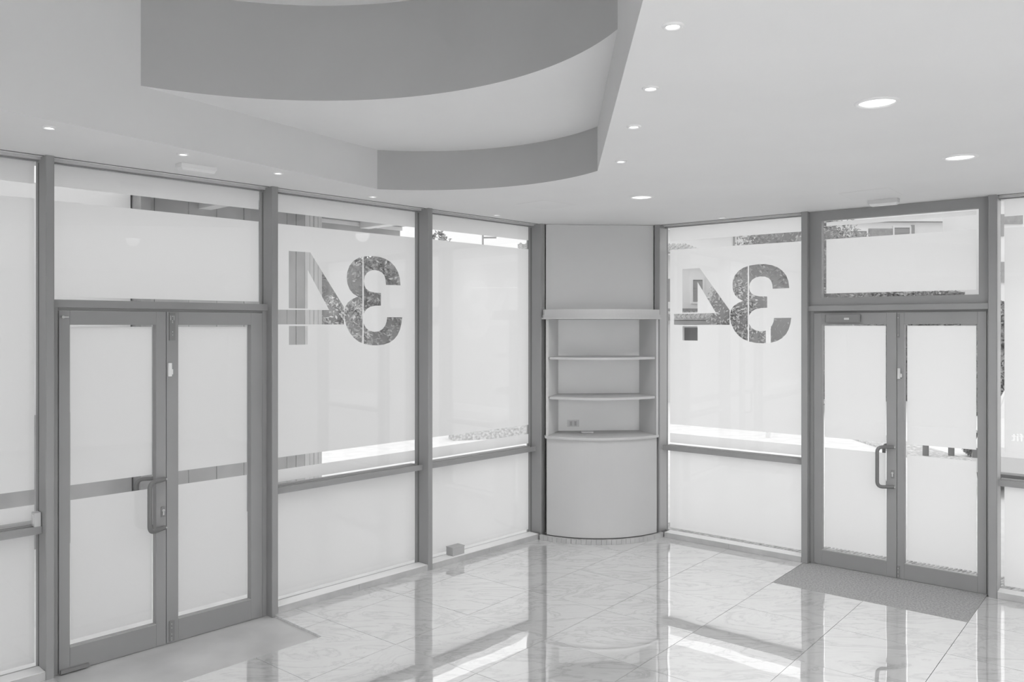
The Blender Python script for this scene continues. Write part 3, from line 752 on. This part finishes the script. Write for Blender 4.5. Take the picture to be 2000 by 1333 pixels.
tree('shrub', 668, 14.3, 1.75, .45, .75, 3000, .04, 'leafl', 'pale leafy shrub outside beside the board-clad wall end', 'shrub', blobs=4)
tree('slender_tree', 858, 18, 3.75, .36, .70, 300, .07, 'leafd', 'thin tree with loose leaves against the sky over the middle left pane', core=False)
tree('conifer', 1552, 20.3, 2.8, 1.72, 2.35, 28000, .05, 'leafd', 'broad dark conifer outside behind the right cut-out figure three', blobs=9)
tree('olive_tree', 1440, 17.3, 2.16, .54, .92, 5000, .04, 'leafl', 'pale small-leaved tree outside between house and conifer on the right', blobs=5)
def hedge(pa, pb, d, z1, label, n=5000, leaf='leafd'):
    x0, y0 = at(pa, d); x1, y1 = at(pb, d); L = x1-x0
    t = empty('hedge', ((x0+x1)/2, d, -.035), 0, label=label, cat='hedge'); m = MB()
    for i in range(n):
        p = Vector((random.uniform(-L/2, L/2), random.uniform(-.5, -.3), random.uniform(0, z1)*1.0))
        if random.random() < .25: p.z = z1+random.uniform(-.05, .12); p.y = random.uniform(-.45, .45)
        d1 = Vector((random.gauss(0, 1), random.gauss(0, 1), random.gauss(0, 1))).normalized()
        d2 = d1.cross(Vector((random.gauss(0, 1), random.gauss(0, 1), random.gauss(0, 1)))).normalized(); s = .06*random.uniform(.6, 1.4)
        m.add([p-d1*s, p-d2*s*.5, p+d1*s, p+d2*s*.5], [(0, 1, 2, 3)])
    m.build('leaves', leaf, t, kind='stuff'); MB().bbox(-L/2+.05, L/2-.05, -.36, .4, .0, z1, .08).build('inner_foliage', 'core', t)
hedge(1610, 1870, 22.8, 2.9, 'tall clipped hedge outside behind the right double door', 13000)
hedge(1888, 2120, 19.0, 2.5, 'clipped hedge outside before the block behind the far right window', 9000)
hedge(640, 1010, 21, 1.9, 'low hedge far outside behind the left windows', 4000)

# planter wall strip, lamp pole, bollards
x0, y0 = at(885, 14.6); x1, y1 = at(1075, 15.2)
o = MB().bbox(0, x1-x0, 0, .35, 0, .24, .02).build('planter_wall', 'gravel', label='low gravel-faced planter wall on the pavement outside the pane beside the corner cabinet', cat='planter')
place(o, (x0, y0, -.035), math.atan2(y1-y0, x1-x0))
x, y = at(943, 30)
e = empty('lamp_pole', (x, y, -.035), 0, label='thin tall grey pole against the white sky over the middle left pane', cat='pole')
MB().lathe([(.05, 0), (.04, 3), (.03, 6.4)], n=10, cap=True).build('pole', 'shutter', e)
MB().box(-.02, .5, -.03, .03, 5.3, 5.36).build('arm', 'shutter', e)
x, y = at(1500.5, 15)
e = empty('white_pole', (x, y, -.035), 0, label='white pole outside seen low in the right cut-out figure three', cat='pole')
MB().lathe([(.045, 0), (.045, 2.0)], n=12, cap=True).build('pole', 'carpaint', e)
MB().sphere((0, 0, 2.03), .05).build('cap', 'carpaint', e)
for px_, lb in ((1808, 'dark bollard outside the right door leaf, left one of two'), (1858, 'dark bollard outside the right door leaf, right one of two')):
    x, y = at(px_, 12.75)
    e = empty('bollard', (x, y, -.0045), 0, label=lb, cat='bollard', group='bollards outside the right door')
    MB().lathe([(.045, 0), (.045, .62)], n=14, cap=True).build('post', 'frame_dark', e); MB().lathe([(.055, .62), (.055, .64), (.02, .66)], n=14, cap=True).build('cap', 'frame_dark', e)
x0, y0 = at(1780, 12.6); x1, y1 = at(1880, 12.6)
o = MB().bbox(x0, x1, 0, 3.2, 0, .03, .02).build('planting_bed', 'gravel', label='gravelly planting bed outside under the two bollards', cat='planting bed')
place(o, (0, 11.95, -.035))
m = leafball(0, 0, .17, .16, .16, .19, 1800, .026); x, y = at(1902, 12.85)
t = empty('shrub', (x, y, .0), 0, label='low dark shrub outside between the right bollard and the white car', cat='shrub')
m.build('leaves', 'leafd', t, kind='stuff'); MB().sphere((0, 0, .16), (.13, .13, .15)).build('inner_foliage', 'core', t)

# houses
def tiled_roof(parent, x0, x1, y0, z0, y1, z1, rows=6, pitch=.22):
    m = MB(); n = int((x1-x0)/pitch)
    for r_ in range(rows):
        t0, t1 = r_/rows, (r_+1)/rows; ya, yb = y0+(y1-y0)*t0, y0+(y1-y0)*t1; za, zb = z0+(z1-z0)*t0, z0+(z1-z0)*t1
        m.add([(x0, ya, za+.04), (x1, ya, za+.04), (x1, yb, zb+.0), (x0, yb, zb+.0), (x0, ya, za), (x1, ya, za)], [(0, 1, 2, 3), (4, 5, 1, 0)])
        for i in range(n):
            c = x0+(i+.5)*pitch; w = pitch*.28
            m.add([(c-w, ya-.03, za+.04), (c, ya-.03, za+.11), (c+w, ya-.03, za+.04), (c-w, yb, zb+.02), (c, yb, zb+.07), (c+w, yb, zb+.02)], [(0, 1, 4, 3), (1, 2, 5, 4), (0, 2, 1)])
    m.build('tiled_roof', 'rooftile', parent, kind='stuff')
def house(name, d, pa, pb, ztop, label, depth=6):
    x0 = at(pa, d)[0]; x1 = at(pb, d)[0]; e = empty(name, ((x0+x1)/2, d, -.035), 0, label=label, cat='building')
    c = (x0+x1)/2
    MB().box(x0, x1, 0, depth, 0, ztop+.035).build('walls', 'plaster_o', e, (c, 0, 0))
    return e, c
def zy(y, d): return H+(638-y)/1590.0*d+.035
def opening(e, c, d, pa, pb, ya, yb, mname, part='window', frame=True):
    x0 = at(pa, d)[0]-c; x1 = at(pb, d)[0]-c; z1, z0 = zy(ya, d), zy(yb, d)
    if frame: 
        w = MB().rect_frame(x0-.05, x1+.05, z0-.05, z1+.05, .05, .05, .05, .05, -.04, .02).build(part, 'plaster_o', e)
        MB().box(x0, x1, -.012, .0, z0, z1).build('shutter', mname, w)
        m = MB(); k = int((z1-z0)/.09)
        for i in range(k): m.box(x0, x1, -.020, -.0125, z0+i*.09+.01, z0+i*.09+.07)
        m.build('shutter_slats', mname, w, kind='stuff')
    else:
        MB().box(x0, x1, -.05, .0, z0, z1).build(part, mname, e)
d = 28; eA2, c = house('long_house', d, 1285, 1468, 5.35, 'long white house in the background over the right cut-out number')
tiled_roof(eA2, at(1285, d)[0]-c, at(1480, d)[0]-c, -.3, 5.42, 3, 6.1, 5, .25)
opening(eA2, c, d, 1432, 1434.5, 463, 640, 'shutter', 'drain_pipe', False)
d = 22; eA, c = house('small_house', d, 1290, 1402, 3.95, 'cream house with shuttered window behind the right cut-out figure four', 5)
tiled_roof(eA, at(1280, d)[0]-c, at(1378, d)[0]-c, -.35, 3.98, 2.2, 4.45, 6, .16)
opening(eA, c, d, 1353, 1372, 547, 590, 'shutter'); opening(eA, c, d, 1303, 1309, 545, 590, 'shutter')
opening(eA, c, d, 1300, 1364, 603, 612, 'brick', 'string_course', False)
opening(eA, c, d, 1336, 1364, 640, 690, 'dwin', 'doorway', True)
tiled_roof(eA, at(1300, d)[0]-c, at(1396, d)[0]-c, -1.0, zy(626, d), -.02, zy(613, d), 3, .12)
MB().box(at(1300, d)[0]-c, at(1396, d)[0]-c, -.98, -.001, zy(634, d), zy(627, d)).build('porch_fascia', 'shutter', eA)
d = 26; eB, c = house('modern_house', d, 1590, 1930, 5.35, 'white modern house with shutters behind the glass over the right double door')
MB().box(at(1585, d)[0]-c, at(1940, d)[0]-c, -.12, 6.2, 5.40, 5.75).build('roof_slab', 'plaster_o', eB)
opening(eB, c, d, 1661, 1692, 452, 500, 'shutter'); opening(eB, c, d, 1696, 1742, 447, 500, 'brick', 'brick_panel', False)
opening(eB, c, d, 1746, 1776, 445, 500, 'shutter'); opening(eB, c, d, 1779, 1785, 440, 500, 'brick', 'brick_panel', False)
opening(eB, c, d, 1884, 1890, 428, 500, 'brick', 'brick_panel', False); opening(eB, c, d, 1895, 1924, 430, 478, 'shutter')
d = 22; eC, c = house('flat_block', d, 1948, 2160, 5.7, 'white block with brick bands behind the far right window', 2.8)
opening(eC, c, d, 1950, 1996, 419, 438, 'brick', 'brick_panel', False); opening(eC, c, d, 1950, 1966, 512, 552, 'brick', 'brick_panel', False)
opening(eC, c, d, 1950, 1959, 438, 462, 'shutter', 'brick_panel', False)
m = MB()
for i in range(20): m.box(at(1950, d)[0]-c+i*.13, at(1950, d)[0]-c+i*.13+.03, -.08, -.05, 5.3, 5.7)
m.box(at(1950, d)[0]-c, at(2160, d)[0]-c, -.09, -.04, 5.70, 5.74); m.build('railing', 'concrete_l', eC)
# white house far behind on the left, pale tiled roof tip
d = 34; eD, c = house('far_house', d, 600, 668, 5.2, 'pale house far behind the left cut-out figure four')
opening(eD, c, d, 634, 648, 540, 565, 'shutter')
d = 30; eE, c = house('far_roof_house', d, 1012, 1150, 4.6, 'house whose tiled roof tip shows over the pane left of the corner cabinet')
tiled_roof(eE, at(1012, d)[0]-c, at(1150, d)[0]-c, -.3, 4.66, 3, 5.4, 6, .25)

# car
x, y = 6.89, 8.81
car = empty('parked_car', (x, y, -.034), math.radians(50), label='white parked car outside beyond the far right post', cat='car')
prof = [(.0, .32), (.0, .50), (.10, .60), (.45, .70), (1.05, .86), (1.65, 1.36), (2.6, 1.42), (3.3, 1.36), (3.85, 1.0), (4.1, .92), (4.15, .40), (3.95, .26), (.15, .26)]
body = MB(); k = len(prof)
ring = []
for (w, sc2) in ((0, .93), (.08, 1.0), (1.62, 1.0), (1.70, .93)):
    ring.append([(2.07+(a-2.07)*(.99 if sc2 < 1 else 1), w+(max(0, b-.95)*.35 if w < .5 else -max(0, b-.95)*.35), .26+(b-.26)*(sc2 if b > .9 else 1)) for a, b in prof])
vs = [p for R_ in ring for p in R_]
fs = [tuple(range(k)), tuple(range(4*k-1, 3*k-1, -1))]
for j in range(3):
    for i in range(k): fs.append((j*k+i, j*k+(i+1) % k, (j+1)*k+(i+1) % k, (j+1)*k+i))
body.add(vs, fs).build('body', 'carpaint', car)
for (wx, wy) in ((.72, -.02), (.72, 1.52), (3.35, -.02), (3.35, 1.52)):
    w = MB().tube([(wx, wy, .31), (wx, wy+.2, .31)], .31, 28).build('wheel', 'tyre', car)
    MB().tube([(wx, wy-.006, .31), (wx, wy+.206, .31)], .18, 20).build('hubcap', 'screw', w)
MB().box(-.012, .0, .02, .18, .46, .58).build('headlamp', 'carglass', car); MB().box(-.012, .0, 1.53, 1.69, .46, .58).build('headlamp', 'carglass', car)
MB().box(.12, .15, .15, 1.55, .16, .27).build('lower_bumper', 'tyre', car)
m = MB(); m.add([(1.22, .27, 1.03), (1.70, .24, 1.33), (2.5, .22, 1.38), (2.5, .10, 1.02)], [(0, 1, 2, 3)]); m.add([(1.22, .05, 1.0), (1.70, .13, 1.34), (2.55, .14, 1.38), (2.55, -.005, 1.0)], [(0, 1, 2, 3)])
m.build('side_window', 'carglass', car)
